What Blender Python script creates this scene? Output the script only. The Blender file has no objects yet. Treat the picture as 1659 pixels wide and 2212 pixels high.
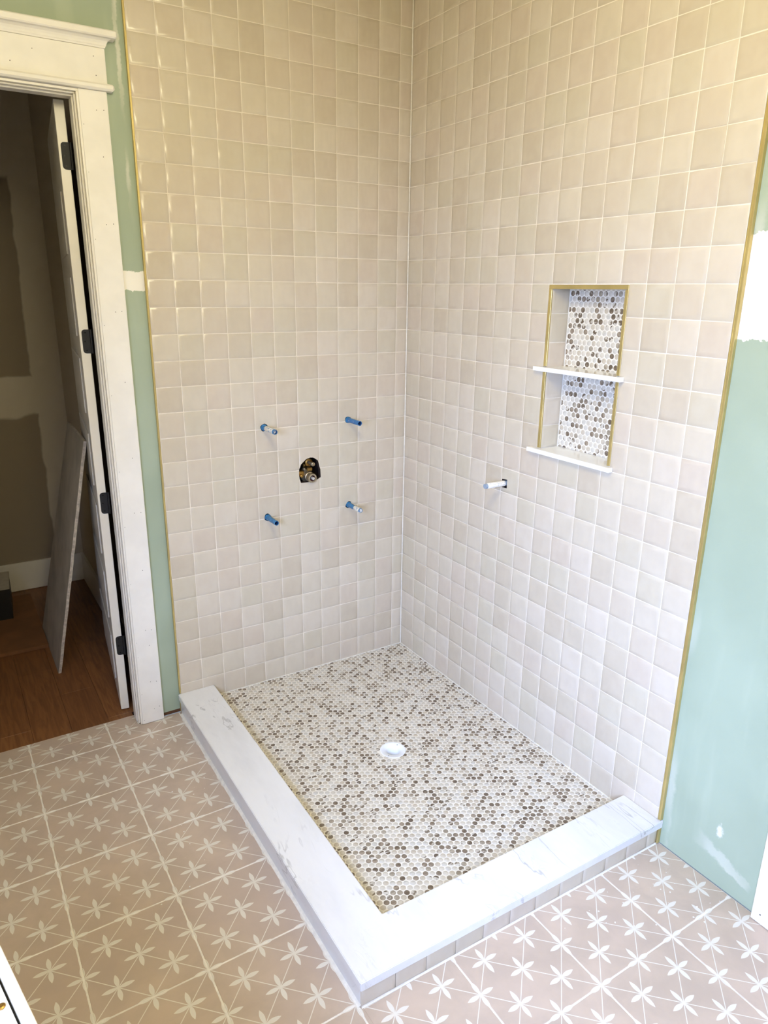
import bpy, bmesh, math, random
from mathutils import Matrix, Vector
random.seed(7)
sc = bpy.context.scene
COL = sc.collection

# ------------------------------------------------------------------ camera
cam_d = bpy.data.cameras.new('camera')
cam_d.sensor_fit = 'HORIZONTAL'; cam_d.sensor_width = 36.0; cam_d.lens = 33.417
cam_d.clip_start = 0.02; cam_d.clip_end = 60
cam = bpy.data.objects.new('camera', cam_d); COL.objects.link(cam)
CR = ((0.8499, 0.1473, -0.5060), (-0.5269, 0.2586, -0.8096), (0.0116, 0.9547, 0.2974))
CP = Vector((-1.9118, -2.8765, 1.8483))
cam.matrix_world = Matrix.Translation(CP) @ Matrix(CR).to_4x4()
sc.camera = cam
CRT = Matrix(CR).transposed()
def project(p):
    c = CRT @ (Vector(p) - CP)
    if c.z > -0.05: return None
    return (829.5 + 1540.0 * c.x / -c.z, 1106 - 1540.0 * c.y / -c.z)

# ------------------------------------------------------------------ world and light
world = bpy.data.worlds.new('world'); sc.world = world; world.use_nodes = True
world.node_tree.nodes['Background'].inputs[0].default_value = (0.62, 0.78, 1.0, 1)
world.node_tree.nodes['Background'].inputs[1].default_value = 0.6
def area(name, loc, target, sx, sy, col, watt, spread=180, shape='RECTANGLE'):
    l = bpy.data.lights.new(name, 'AREA'); l.shape = shape; l.size = sx; l.size_y = sy
    l.color = col; l.energy = watt; l.spread = math.radians(spread)
    o = bpy.data.objects.new(name, l); COL.objects.link(o)
    o.location = loc
    o.rotation_euler = (Vector(target) - Vector(loc)).to_track_quat('-Z', 'Y').to_euler()
    return o
# daylight entering through the window in the left wall, falling slightly downward from the sky
area('window_daylight', (-2.70, -2.85, 1.62), (0.0, -1.20, 0.18), 1.30, 1.15, (0.40, 0.555, 1.0), 107, 86)
# warm hanging ceiling lamp
def bulb(name, loc, col, watt, radius):
    l = bpy.data.lights.new(name, 'POINT'); l.color = col; l.energy = watt; l.shadow_soft_size = radius
    o = bpy.data.objects.new(name, l); COL.objects.link(o); o.location = loc
    return o
bulb('lamp_light', (-1.42, -1.95, 2.66), (1.0, 0.89, 0.57), 101, 0.20)
vs = sc.view_settings
vs.view_transform = 'Standard'; vs.look = 'None'; vs.gamma = 1.0; vs.use_curve_mapping = False
vs.exposure = -0.70
cy = sc.cycles
cy.max_bounces = 6; cy.diffuse_bounces = 4; cy.glossy_bounces = 3; cy.transmission_bounces = 2
cy.caustics_reflective = False; cy.caustics_refractive = False
cy.use_denoising = True; cy.use_adaptive_sampling = True; cy.adaptive_threshold = 0.15; cy.adaptive_min_samples = 14

# ------------------------------------------------------------------ node helpers
def lin(c):
    def f(v):
        v /= 255.0
        return v / 12.92 if v <= 0.04045 else ((v + 0.055) / 1.055) ** 2.4
    return (f(c[0]), f(c[1]), f(c[2]), 1.0)

class S:
    """a socket with arithmetic that makes Math nodes"""
    def __init__(s, nt, sock): s.nt, s.k = nt, sock
    def op(s, name, *a):
        n = s.nt.nodes.new('ShaderNodeMath'); n.operation = name
        s.nt.links.new(s.k, n.inputs[0])
        for i, v in enumerate(a):
            if isinstance(v, S): s.nt.links.new(v.k, n.inputs[i + 1])
            else: n.inputs[i + 1].default_value = v
        return S(s.nt, n.outputs[0])
    def __add__(s, o): return s.op('ADD', o)
    def __sub__(s, o): return s.op('SUBTRACT', o)
    def __mul__(s, o): return s.op('MULTIPLY', o)
    def __truediv__(s, o): return s.op('DIVIDE', o)
    def abs(s): return s.op('ABSOLUTE')
    def round(s): return s.op('ROUND')
    def lt(s, o): return s.op('LESS_THAN', o)
    def gt(s, o): return s.op('GREATER_THAN', o)
    def max(s, o): return s.op('MAXIMUM', o)
    def min(s, o): return s.op('MINIMUM', o)
    def ramp(s, a, b):
        n = s.nt.nodes.new('ShaderNodeMapRange'); n.interpolation_type = 'SMOOTHSTEP'
        s.nt.links.new(s.k, n.inputs[0])
        n.inputs[1].default_value = a; n.inputs[2].default_value = b
        return S(s.nt, n.outputs[0])

class Mat:
    def __init__(s, name, col=(200, 200, 200), rough=0.5, metal=0.0, spec=0.5):
        s.m = bpy.data.materials.new(name); s.m.use_nodes = True
        s.nt = s.m.node_tree
        s.p = s.nt.nodes['Principled BSDF']
        s.p.inputs['Base Color'].default_value = lin(col)
        s.p.inputs['Roughness'].default_value = rough
        s.p.inputs['Metallic'].default_value = metal
        s.p.inputs['Specular IOR Level'].default_value = spec
        s.m.diffuse_color = lin(col)
    def node(s, t, **kw):
        n = s.nt.nodes.new(t)
        for k, v in kw.items(): setattr(n, k, v)
        return n
    def pos(s): return s.node('ShaderNodeNewGeometry').outputs['Position']
    def objc(s): return s.node('ShaderNodeTexCoord').outputs['Object']
    def xyz(s, vec):
        n = s.node('ShaderNodeSeparateXYZ'); s.nt.links.new(vec, n.inputs[0])
        return [S(s.nt, o) for o in n.outputs]
    def mapped(s, vec, scale=(1, 1, 1), rot=(0, 0, 0), loc=(0, 0, 0)):
        n = s.node('ShaderNodeMapping'); s.nt.links.new(vec, n.inputs[0])
        n.inputs['Scale'].default_value = scale; n.inputs['Rotation'].default_value = rot
        n.inputs['Location'].default_value = loc
        return n.outputs[0]
    def noise(s, vec, scale, detail=2.0, rough=0.5, dist=0.0):
        n = s.node('ShaderNodeTexNoise'); s.nt.links.new(vec, n.inputs['Vector'])
        n.inputs['Scale'].default_value = scale; n.inputs['Detail'].default_value = detail
        n.inputs['Roughness'].default_value = rough; n.inputs['Distortion'].default_value = dist
        return S(s.nt, n.outputs['Fac'])
    def mix(s, fac, a, b):
        n = s.node('ShaderNodeMix', data_type='RGBA')
        for sock, v in ((n.inputs['Factor'], fac), (n.inputs['A'], a), (n.inputs['B'], b)):
            if isinstance(v, S): s.nt.links.new(v.k, sock)
            elif isinstance(v, bpy.types.NodeSocket): s.nt.links.new(v, sock)
            elif isinstance(v, (int, float)): sock.default_value = v
            else: sock.default_value = lin(v)
        return n.outputs['Result']
    def color(s, sock): s.nt.links.new(sock, s.p.inputs['Base Color'])
    def roughness(s, v): s.nt.links.new(v.k, s.p.inputs['Roughness'])
    def bump(s, h, strength, dist):
        n = s.node('ShaderNodeBump'); n.inputs['Strength'].default_value = strength
        n.inputs['Distance'].default_value = dist
        s.nt.links.new(h.k, n.inputs['Height']); s.nt.links.new(n.outputs[0], s.p.inputs['Normal'])

# ------------------------------------------------------------------ materials
def tile_mat(name, a, b):
    m = Mat(name, a, 0.26)
    p = m.pos()
    n1 = m.noise(p, 16, 2, 0.6)
    n2 = m.noise(m.mapped(p, (1, 1, 0.4)), 30, 1, 0.5)
    m.color(m.mix((n1 * 0.7 + n2 * 0.3).ramp(0.34, 0.66), a, b))
    m.bump(n2, 0.30, 0.005)
    return m.m
TILE = [tile_mat('tile_glaze_sand', (206, 194, 173), (203, 190, 169)),
        tile_mat('tile_glaze_cream', (209, 198, 177), (205, 194, 173)),
        tile_mat('tile_glaze_taupe', (202, 190, 168), (197, 184, 162)),
        tile_mat('tile_glaze_blush', (207, 194, 174), (203, 189, 169)),
        tile_mat('tile_glaze_sage', (204, 194, 172), (201, 190, 167)),
        tile_mat('tile_glaze_ivory', (211, 200, 181), (208, 196, 176)),
        tile_mat('tile_glaze_oat', (199, 187, 165), (203, 191, 169))]
TW = [22, 20, 10, 13, 12, 12, 11]
def pick_tile(): return random.choices(range(len(TILE)), TW)[0]

def plain(name, col, rough=0.5, metal=0.0, spec=0.5, mott=0.0, scale=20):
    m = Mat(name, col, rough, metal, spec)
    n = m.noise(m.pos(), scale, 3, 0.6)
    k = 1 - mott
    m.color(m.mix(n.ramp(0.3, 0.7), col, tuple(c * k for c in col)))
    return m.m
GROUT_WARM = plain('grout_ivory', (236, 226, 208), 0.8, mott=0.05)
GROUT_WHITE = plain('grout_white', (238, 232, 217), 0.85, mott=0.06, scale=60)
GROUT_FLOOR = plain('grout_floor', (240, 233, 220), 0.9, mott=0.08, scale=30)
WHITE = plain('white_paint', (238, 233, 222), 0.38, mott=0.02, scale=5)
WHITE_RAW = plain('primed_white', (240, 236, 227), 0.55, mott=0.03, scale=8)
WALLPAINT = plain('wall_primer', (226, 220, 208), 0.75, mott=0.03, scale=4)
DARKWOOD = plain('framing_wood', (120, 78, 46), 0.8, mott=0.3, scale=30)
CAVITY = plain('cavity_dark', (60, 42, 32), 0.9, mott=0.3, scale=30)
BLACK = plain('matte_black', (22, 22, 23), 0.6, mott=0.15)
BLACKBOX = plain('black_plastic', (26, 25, 25), 0.5, mott=0.15)
SCREW = plain('dark_screw', (15, 15, 16), 0.4, 0.6)
NAIL = plain('nail_hole_dark', (46, 40, 36), 0.9)
GOLD = plain('satin_brass', (214, 192, 126), 0.38, 0.65, mott=0.08, scale=9)
BRASS = plain('rough_brass', (196, 152, 78), 0.38, 0.9, mott=0.25, scale=60)
BRASS_PALE = plain('nickel_brass', (190, 172, 140), 0.42, 0.7, mott=0.2, scale=80)
RUST = plain('dark_red_inside', (92, 26, 20), 0.6, mott=0.2)
BLUE = plain('blue_sleeve', (58, 130, 180), 0.42, mott=0.25, scale=70)
BLUEDARK = plain('blue_inside', (28, 62, 106), 0.5)
PIPEGREY = plain('grey_pipe', (150, 165, 180), 0.4, mott=0.1)
PVC = plain('white_plastic', (240, 243, 247), 0.3, mott=0.01)
GYP = plain('gypsum_edge', (214, 204, 190), 0.95, mott=0.2, scale=60)
PAPER = plain('drywall_paper', (190, 180, 162), 0.9, mott=0.12, scale=6)
CARD = plain('brown_card', (132, 88, 52), 0.85, mott=0.15, scale=5)
BOXWHITE = plain('box_label', (196, 190, 180), 0.7, mott=0.06)
GLASS = plain('window_pane', (200, 215, 225), 0.1)

def pipe_mat(name, wrap, body, t0):
    m = Mat(name, body, 0.45)
    p = m.pos()
    n = m.noise(p, 90, 3, 0.7, 0.6)
    m.color(m.mix(n.ramp(t0 - 0.03, t0 + 0.03), body, wrap))
    return m.m
WRAP_A = pipe_mat('sleeve_taped', (228, 222, 206), (66, 120, 165), 0.44)
WRAP_B = pipe_mat('sleeve_blue_scuffed', (206, 206, 200), (48, 112, 168), 0.62)
WRAP_C = pipe_mat('sleeve_white_tape', (236, 232, 220), (176, 182, 190), 0.40)

def board_mat():
    """green moisture board with bands and smears of joint compound"""
    m = Mat('green_board', (162, 176, 146), 0.62)
    p = m.pos(); x, y, z = m.xyz(p)
    nz = (m.noise(p, 24, 4, 0.7) - 0.5)
    fine = (m.noise(p, 90, 3, 0.7) - 0.5)
    base = m.mix(m.noise(p, 3, 3).ramp(0.3, 0.7), (168, 181, 157), (159, 172, 148))
    base = m.mix(m.noise(m.mapped(p, (1, 1, 0.15)), 9, 3, 0.6).ramp(0.55, 0.75) * 0.25, base, (196, 206, 182))
    def band(v, a, b, amp):
        vv = v + nz * amp + fine * (amp * 0.5)
        return vv.gt(a) * vv.lt(b)
    right = x.gt(-0.5)
    left = x.lt(-0.5)
    mudR = band(z, 1.730, 2.008, 0.045) * right
    mudL = band(z, 1.834, 1.905, 0.03) * left
    # vertical skim beside the trim (left) and thin skims low on the right board
    skimL = ((x + 1.213 + nz * 0.025).abs().ramp(0.010, 0.003) * m.noise(m.mapped(p, (1, 1, 0.2)), 13, 2).ramp(0.42, 0.62)) * left * z.ramp(1.95, 2.25) * 0.5
    d = (y + 1.88) * -0.325 + (z - 0.105) * 0.946
    along = (y + 1.88) * -0.946 + (z - 0.105) * -0.325
    fan = along * -0.10 + 0.026
    skimR = ((d + nz * 0.05).abs() / fan).ramp(1.0, 0.55) * along.abs().ramp(0.115, 0.085) * m.noise(p, 7, 2).ramp(0.25, 0.6) * right * 0.28
    sp = (((y + 1.858).abs() * 2.2 + (z - 0.20).abs() * 0.8) + nz * 0.06 + fine * 0.04).ramp(0.034, 0.012) * right * 0.7
    sk2 = ((y + 1.668 + nz * 0.03).abs().ramp(0.022, 0.006)) * m.noise(m.mapped(p, (1, 1, 0.25)), 9, 2).ramp(0.5, 0.75) * right * 0.35
    f = mudR.max(mudL).max(skimL).max(skimR).max(sp).max(sk2)
    m.color(m.mix(f, base, (243, 238, 226)))
    return m.m
BOARD = board_mat()

def dark_wall_mat():
    """grey drywall with lighter taped seams"""
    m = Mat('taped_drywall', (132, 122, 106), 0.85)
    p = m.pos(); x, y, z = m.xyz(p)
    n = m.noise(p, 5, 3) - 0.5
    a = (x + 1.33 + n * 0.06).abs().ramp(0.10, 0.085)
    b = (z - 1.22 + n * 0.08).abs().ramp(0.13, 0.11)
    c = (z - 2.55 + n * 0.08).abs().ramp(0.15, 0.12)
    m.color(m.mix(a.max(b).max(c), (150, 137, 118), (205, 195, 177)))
    return m.m
DRYWALL = dark_wall_mat()

def stone_mat():
    m = Mat('veined_quartz', (238, 238, 238), 0.2)
    p = m.pos()
    w = m.mapped(p, (1.5, 0.45, 1.0), (0, 0, 0.35))
    n = m.noise(w, 2.6, 5, 0.60, 0.5)
    v1 = (n - 0.5).abs().ramp(0.010, 0.0)
    n2 = m.noise(w, 7.5, 4, 0.6, 1.4)
    v2 = (n2 - 0.47).abs().ramp(0.014, 0.0)
    cloud = m.noise(p, 4.2, 3)
    f = v1 * cloud.ramp(0.42, 0.62) * 0.55 + v2 * cloud.ramp(0.50, 0.68) * 0.17
    base = m.mix(m.noise(w, 5, 4, 0.6).ramp(0.35, 0.7), (230, 229, 226), (219, 218, 215))
    m.color(m.mix(f, base, (160, 157, 154)))
    return m.m
STONE = stone_mat()

def penny_mat(name, a, b, t, w=0.05, scale=62, rot=0.7):
    m = Mat(name, a, 0.24)
    p = m.pos()
    q = m.mapped(p, (1.0, 2.6, 2.2), (0.3, 0.5, rot))
    n = m.noise(q, scale, 2.0, 0.5, 0.4)
    m.color(m.mix(n.ramp(t - w, t + w), a, b))
    return m.m
PENNY = [penny_mat('penny_pearl', (212, 205, 190), (202, 193, 176), 0.5, 0.2),
         penny_mat('penny_shell', (201, 191, 172), (190, 178, 158), 0.5, 0.2),
         penny_mat('penny_cloud', (207, 202, 190), (196, 190, 177), 0.5, 0.2),
         penny_mat('penny_stone', (174, 163, 144), (150, 138, 118), 0.5, 0.15, 30),
         penny_mat('penny_umber', (134, 119, 100), (104, 90, 74), 0.5, 0.12, 30),
         penny_mat('penny_mink', (156, 142, 123), (126, 111, 93), 0.48, 0.12, 30),
         penny_mat('penny_streak', (207, 200, 185), (104, 90, 74), 0.53, 0.03, 26, 0.7),
         penny_mat('penny_swirl', (194, 184, 167), (116, 102, 85), 0.50, 0.05, 22, -0.6),
         penny_mat('penny_vein', (204, 197, 182), (128, 115, 98), 0.52, 0.04, 30, 0.2)]
PW = [23, 19, 17, 8, 6, 8, 7, 7, 8]

def floor_tile_mat():
    m = Mat('printed_floor_tile', (176, 158, 135), 0.36)
    H = 0.3066 / 4
    o = m.objc(); x, y, z = m.xyz(o)
    u = x / H; v = y / H
    s = (u + v) * 0.5; t = (u - v) * 0.5
    s1 = s - s.round(); t1 = t - t.round()
    du = (s1 + t1).abs(); dv = (s1 - t1).abs()
    line = s1.abs().min(t1.abs()).lt(0.0115)
    L = 0.585; W = 0.088
    ka = du / L; kb = dv / L
    def leaf(k, other): # pointed lens
        w = k * (S(m.nt, k.k) * -1.0 + 1.0) * (4 * W)
        return other.lt(w)
    f = line.max(leaf(ka, dv)).max(leaf(kb, du)).max((du * du + dv * dv).lt(0.0032))
    p = m.pos()
    n = m.noise(p, 7, 4, 0.6, 0.4)
    base = m.mix(n.ramp(0.3, 0.7), (200, 180, 160), (186, 168, 150))
    base = m.mix(m.noise(p, 2.2, 2).ramp(0.45, 0.7) * 0.6, base, (181, 163, 150))
    dust = m.noise(m.mapped(p, (1, 1, 1), (0, 0, 0.4)), 11, 5, 0.7, 0.8).ramp(0.64, 0.78) * 0.22
    base = m.mix(dust, base, (226, 219, 206))
    m.color(m.mix(f, base, (222, 216, 203)))
    m.roughness(n * 0.2 + 0.28)
    return m.m
FLOORTILE = floor_tile_mat()

def wood_mat():
    m = Mat('oak_plank', (126, 84, 50), 0.5)
    p = m.pos()
    g = m.noise(m.mapped(p, (14, 1.2, 1)), 4, 5, 0.6, 1.0)
    oi = m.node('ShaderNodeObjectInfo')
    r = S(m.nt, oi.outputs['Random'])
    c = m.mix(g.ramp(0.3, 0.7), (146, 98, 58), (112, 72, 42))
    m.color(m.mix(r * 0.5, c, (104, 66, 38)))
    return m.m
WOOD = wood_mat()

# ------------------------------------------------------------------ mesh helpers
class MB:
    def __init__(s): s.v = []; s.f = []; s.mi = []
    def add(s, vs, fs, mi=0):
        b = len(s.v); s.v += [tuple(v) for v in vs]
        s.f += [tuple(i + b for i in f) for f in fs]; s.mi += [mi] * len(fs)
        return s
    def box(s, x0, x1, y0, y1, z0, z1, ch=0.0, mi=0):
        x0, x1 = min(x0, x1), max(x0, x1); y0, y1 = min(y0, y1), max(y0, y1); z0, z1 = min(z0, z1), max(z0, z1)
        if ch <= 0:
            vs = [(x, y, z) for x in (x0, x1) for y in (y0, y1) for z in (z0, z1)]
            fs = [(0, 1, 3, 2), (4, 6, 7, 5), (0, 4, 5, 1), (2, 3, 7, 6), (0, 2, 6, 4), (1, 5, 7, 3)]
            return s.add(vs, fs, mi)
        bm = bmesh.new()
        r = bmesh.ops.create_cube(bm, size=1.0)
        bmesh.ops.scale(bm, vec=(x1 - x0, y1 - y0, z1 - z0), verts=bm.verts)
        bmesh.ops.translate(bm, vec=((x0 + x1) / 2, (y0 + y1) / 2, (z0 + z1) / 2), verts=bm.verts)
        bmesh.ops.bevel(bm, geom=list(bm.edges), offset=ch, segments=1, affect='EDGES')
        return s.bm(bm, mi)
    def bm(s, bm, mi=0):
        bm.verts.index_update()
        s.add([v.co[:] for v in bm.verts], [[v.index for v in f.verts] for f in bm.faces], mi)
        bm.free(); return s
    def prism(s, pts, a, b, axis, mi=0, ch=0.0):
        """polygon in the plane across axis, extruded from a to b; ch chamfers the b end"""
        def P(p, w):
            if axis == 'z': return (p[0], p[1], w)
            if axis == 'y': return (p[0], w, p[1])
            return (w, p[0], p[1])
        n = len(pts)
        rings = [(pts, a)]
        if ch > 0:
            c = (sum(p[0] for p in pts) / n, sum(p[1] for p in pts) / n)
            sg = 1 if b > a else -1
            ins = []
            for p in pts:
                d = math.hypot(p[0] - c[0], p[1] - c[1]) or 1
                k = max(0.0, 1 - ch / d)
                ins.append((c[0] + (p[0] - c[0]) * k, c[1] + (p[1] - c[1]) * k))
            rings += [(pts, b - sg * ch * 0.6), (ins, b)]
        else: rings += [(pts, b)]
        vs = [P(p, w) for ring, w in rings for p in ring]
        fs = [tuple(range(n))[::-1], tuple(range((len(rings) - 1) * n, len(rings) * n))]
        for r in range(len(rings) - 1):
            for i in range(n):
                j = (i + 1) % n
                fs.append((r * n + i, r * n + j, (r + 1) * n + j, (r + 1) * n + i))
        return s.add(vs, fs, mi)
    def lathe(s, prof, org, ax, seg=24, mi=0, cap=True):
        """profile of (radius, distance along axis)"""
        ax = Vector(ax).normalized(); o = Vector(org)
        e1 = ax.orthogonal().normalized(); e2 = ax.cross(e1)
        vs = []; fs = []
        for r, h in prof:
            for i in range(seg):
                t = 2 * math.pi * i / seg
                vs.append(o + ax * h + (e1 * math.cos(t) + e2 * math.sin(t)) * r)
        for k in range(len(prof) - 1):
            for i in range(seg):
                j = (i + 1) % seg
                fs.append((k * seg + i, k * seg + j, (k + 1) * seg + j, (k + 1) * seg + i))
        if cap:
            fs.append(tuple(range(seg))[::-1]); fs.append(tuple(range((len(prof) - 1) * seg, len(prof) * seg)))
        return s.add(vs, fs, mi)
    def mesh(s, name, mats, smooth=False):
        me = bpy.data.meshes.new(name); me.from_pydata(s.v, [], s.f)
        for m in (mats if isinstance(mats, (list, tuple)) else [mats]): me.materials.append(m)
        me.polygons.foreach_set('material_index', s.mi)
        bm = bmesh.new(); bm.from_mesh(me); bmesh.ops.recalc_face_normals(bm, faces=bm.faces); bm.to_mesh(me); bm.free()
        if smooth:
            me.polygons.foreach_set('use_smooth', [True] * len(me.polygons))
            me.set_sharp_from_angle(angle=math.radians(smooth if smooth is not True else 40))
        me.update(); return me
    def obj(s, name, mats, parent=None, smooth=False):
        return link(name, s.mesh(name, mats, smooth), parent)

def link(name, me, parent=None, mw=None):
    o = bpy.data.objects.new(name, me); COL.objects.link(o)
    if parent is not None:
        o.parent = parent
        # parents are never rotated or scaled before their children are made
        o.matrix_parent_inverse = Matrix.Translation(-parent.location)
    if mw is not None: o.matrix_basis = mw
    return o
def tag(o, label, cat, group=None, kind=None):
    o['label'] = label; o['category'] = cat
    if group: o['group'] = group
    if kind: o['kind'] = kind
    return o
def thing(name, loc, label, cat, group=None, kind=None):
    o = bpy.data.objects.new(name, None); COL.objects.link(o); o.location = loc
    o.empty_display_size = 0.05
    return tag(o, label, cat, group, kind)
def cut(o, cutters):
    """bake boolean differences into the mesh of o"""
    tmp = []
    for c in cutters:
        md = o.modifiers.new('cut', 'BOOLEAN'); md.operation = 'DIFFERENCE'; md.solver = 'EXACT'; md.object = c
        try: md.material_mode = 'TRANSFER'
        except Exception: pass
    bpy.context.view_layer.update()
    dg = bpy.context.evaluated_depsgraph_get()
    me = bpy.data.meshes.new_from_object(o.evaluated_get(dg))
    o.modifiers.clear(); o.data = me
def cutter(mb, mat=None):
    o = mb.obj('cutter', mat or CAVITY); return o
CUTTERS = []

CEIL = 3.05
P = 0.102; Z0 = 0.0395                       # wall tile pitch, level of the shower floor
# ------------------------------------------------------------------ openings to cut
PIPES = [(-0.7346, 1.2716, 0.122), (-0.3166, 1.2710, 0.110), (-0.7327, 0.8620, 0.100), (-0.3151, 0.8600, 0.114)]
VALVE_POLY = [(-0.5641, 1.0003), (-0.5245, 0.9991), (-0.4843, 1.0065), (-0.4625, 1.0144), (-0.4640, 1.0533), (-0.4769, 1.0970),
              (-0.4994, 1.1127), (-0.5149, 1.1144), (-0.5362, 1.1090), (-0.5619, 1.0872), (-0.5708, 1.0648), (-0.5728, 1.0428), (-0.5692, 1.0188)]
cut_back = []
for i, (px, pz, pl) in enumerate(PIPES):
    r = 0.0165
    pts = [(px + r * (1 + 0.10 * math.sin(3 * a + i)) * math.cos(a), pz + r * (1 + 0.12 * math.sin(2 * a + 2 * i)) * math.sin(a)) for a in [2 * math.pi * k / 14 for k in range(14)]]
    cut_back.append(cutter(MB().prism(pts, -0.03, 0.10, 'y')))
cut_valve = cutter(MB().prism(VALVE_POLY, -0.03, 0.030, 'y'))
cut_pocket = cutter(MB().box(-0.63, -0.41, 0.0225, 0.118, 0.93, 1.17))
cut_pipe_r = cutter(MB().prism([(-0.729, 1.1144), (-0.7600, 1.1168), (-0.7595, 1.081), (-0.7285, 1.0790)], -0.03, 0.10, 'x'))
NY0, NY1, NZ0, NZ1 = -1.2695, -0.9160, 1.2665, 1.8730        # niche opening
cut_niche = cutter(MB().box(-0.05, 0.105, NY0 - 0.0002, NY1 + 0.0002, NZ0 - 0.0002, NZ1 + 0.0002))
CUTTERS += cut_back + [cut_valve, cut_pocket, cut_pipe_r, cut_niche]

# ------------------------------------------------------------------ room shell
DX0, DX1, DZ = -2.262, -1.352, 2.495         # rough door opening
wb = MB().prism([(-2.90, 0.018), (DX0, 0.018), (DX0, DZ), (DX1, DZ), (DX1, 0.018), (0.0125, 0.018), (0.0125, CEIL), (-2.90, CEIL)], 0.012, 0.127, 'y')
wall_back = wb.obj('wall_back', BOARD)
tag(wall_back, 'green moisture board wall with a tiled shower side and a doorway', 'wall', kind='structure')
cut(wall_back, cut_back + [cut_valve, cut_pocket])
MB().box(DX1, 0.0, 0.016, 0.12, 0.0, 0.018).obj('sole_plate', DARKWOOD, wall_back)
wall_right = MB().box(0.012, 0.145, -4.45, 0.127, 0.0035, CEIL).obj('wall_right', BOARD)
tag(wall_right, 'right wall, tiled in the shower, pale green board with white joint compound beyond', 'wall', kind='structure')
cut(wall_right, [cut_pipe_r, cut_niche])
MB().box(0.018, 0.14, -4.4, 0.1, 0.0, 0.0035).obj('sole_plate', CAVITY, wall_right)
ceiling = MB().box(-3.0, 0.2, -4.6, 2.1, CEIL, CEIL + 0.06).obj('ceiling', WALLPAINT)
tag(ceiling, 'plain pale ceiling over the bathroom and the room behind', 'ceiling', kind='structure')
# left wall with the window that lets the daylight in
WY0, WY1, WZ0, WZ1 = -3.50, -2.00, 0.98, 2.25
wl = MB().box(-2.95, -2.80, -4.45, WY0, 0, CEIL).box(-2.95, -2.80, WY1, 0.012, 0, CEIL).box(-2.95, -2.80, WY0, WY1, 0, WZ0).box(-2.95, -2.80, WY0, WY1, WZ1, CEIL)
wall_left = wl.obj('wall_left', WALLPAINT)
tag(wall_left, 'primed wall with the window, outside the picture on the left', 'wall', kind='structure')
win = MB()
for a in ((WY0, WY0 + 0.05, WZ0, WZ1), (WY1 - 0.05, WY1, WZ0, WZ1), (WY0 + 0.05, WY1 - 0.05, WZ0, WZ0 + 0.05), (WY0 + 0.05, WY1 - 0.05, WZ1 - 0.05, WZ1), (WY0 + 0.05, WY1 - 0.05, 1.59, 1.64)):
    win.box(-2.92, -2.86, *a)
window_1 = win.obj('window_1', WHITE)
tag(window_1, 'white framed window in the left wall, outside the picture', 'window', kind='structure')
MB().box(-2.895, -2.889, WY0 + 0.05, WY1 - 0.05, WZ0 + 0.05, WZ1 - 0.05).obj('pane', GLASS, window_1)
wall_front = MB().box(-2.95, 0.145, -4.55, -4.45, 0, CEIL).obj('wall_front', WALLPAINT)
tag(wall_front, 'primed wall behind the photographer', 'wall', kind='structure')

# floor of the bathroom: grout bed with printed tiles
FP = 0.3066; FX0 = -1.5025; FY0 = -0.0860
THR = 0.093                                   # tiles end here in the doorway
floor = MB().box(-2.80, 0.012, -4.45, 0.012, -0.06, -0.0012).box(DX0, DX1 - 0.02, 0.012, THR, -0.06, -0.0012).obj('floor', GROUT_FLOOR)
tag(floor, 'patterned greige tile floor of the bathroom', 'floor', kind='structure')
G = 0.0026                                    # half a floor joint
CURB_X, CURB_Y = -1.183, -1.640
full = None
def floor_rects(x0, x1, y0, y1):
    """tile rectangle minus doorway wall and shower footprint"""
    out = []
    y1w = min(y1, 0.012)
    if y1 > 0.012:
        a, b = max(x0, DX0 + 0.004), min(x1, DX1 - 0.026)
        if b - a > 0.01: out.append((a, b, max(y0, 0.012), min(y1, THR)))
    if y1w - y0 < 0.004: return out
    if x1 <= CURB_X or y1w <= CURB_Y: out.append((x0, min(x1, 0.010), y0, y1w)); return out
    if x0 < CURB_X: out.append((x0, CURB_X, y0, y1w))
    if y0 < CURB_Y: out.append((max(x0, CURB_X), min(x1, 0.010), y0, CURB_Y))
    return [r for r in out if r[1] - r[0] > 0.004 and r[3] - r[2] > 0.004]
tile_full = MB().box(-FP / 2 + G, FP / 2 - G, -FP / 2 + G, FP / 2 - G, -0.009, 0, 0.0009).mesh('floor_tile', FLOORTILE)
for i in range(-5, 6):
    for j in range(-1, 15):
        cx, cy = FX0 + (i + 0.5) * FP, FY0 - (j + 0.5) * FP
        x0, x1, y0, y1 = cx - FP / 2 + G, cx + FP / 2 - G, cy - FP / 2 + G, cy + FP / 2 - G
        if x1 < -2.80 or x0 > 0.0: continue
        rs = floor_rects(max(x0, -2.795), x1, max(y0, -4.445), y1)
        if not rs: continue
        if len(rs) == 1 and all(abs(a - b) < 1e-6 for a, b in zip(rs[0], (x0, x1, y0, y1))): me = tile_full
        else:
            b = MB()
            for r in rs: b.box(r[0] - cx, r[1] - cx, r[2] - cy, r[3] - cy, -0.009, 0, 0.0009 if min(r[1] - r[0], r[3] - r[2]) > 0.01 else 0)
            me = b.mesh('floor_tile', FLOORTILE)
        o = link('floor_tile', me, floor)
        o.matrix_basis = Matrix.Translation((cx, cy, random.uniform(-0.0003, 0.0003)))

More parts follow.
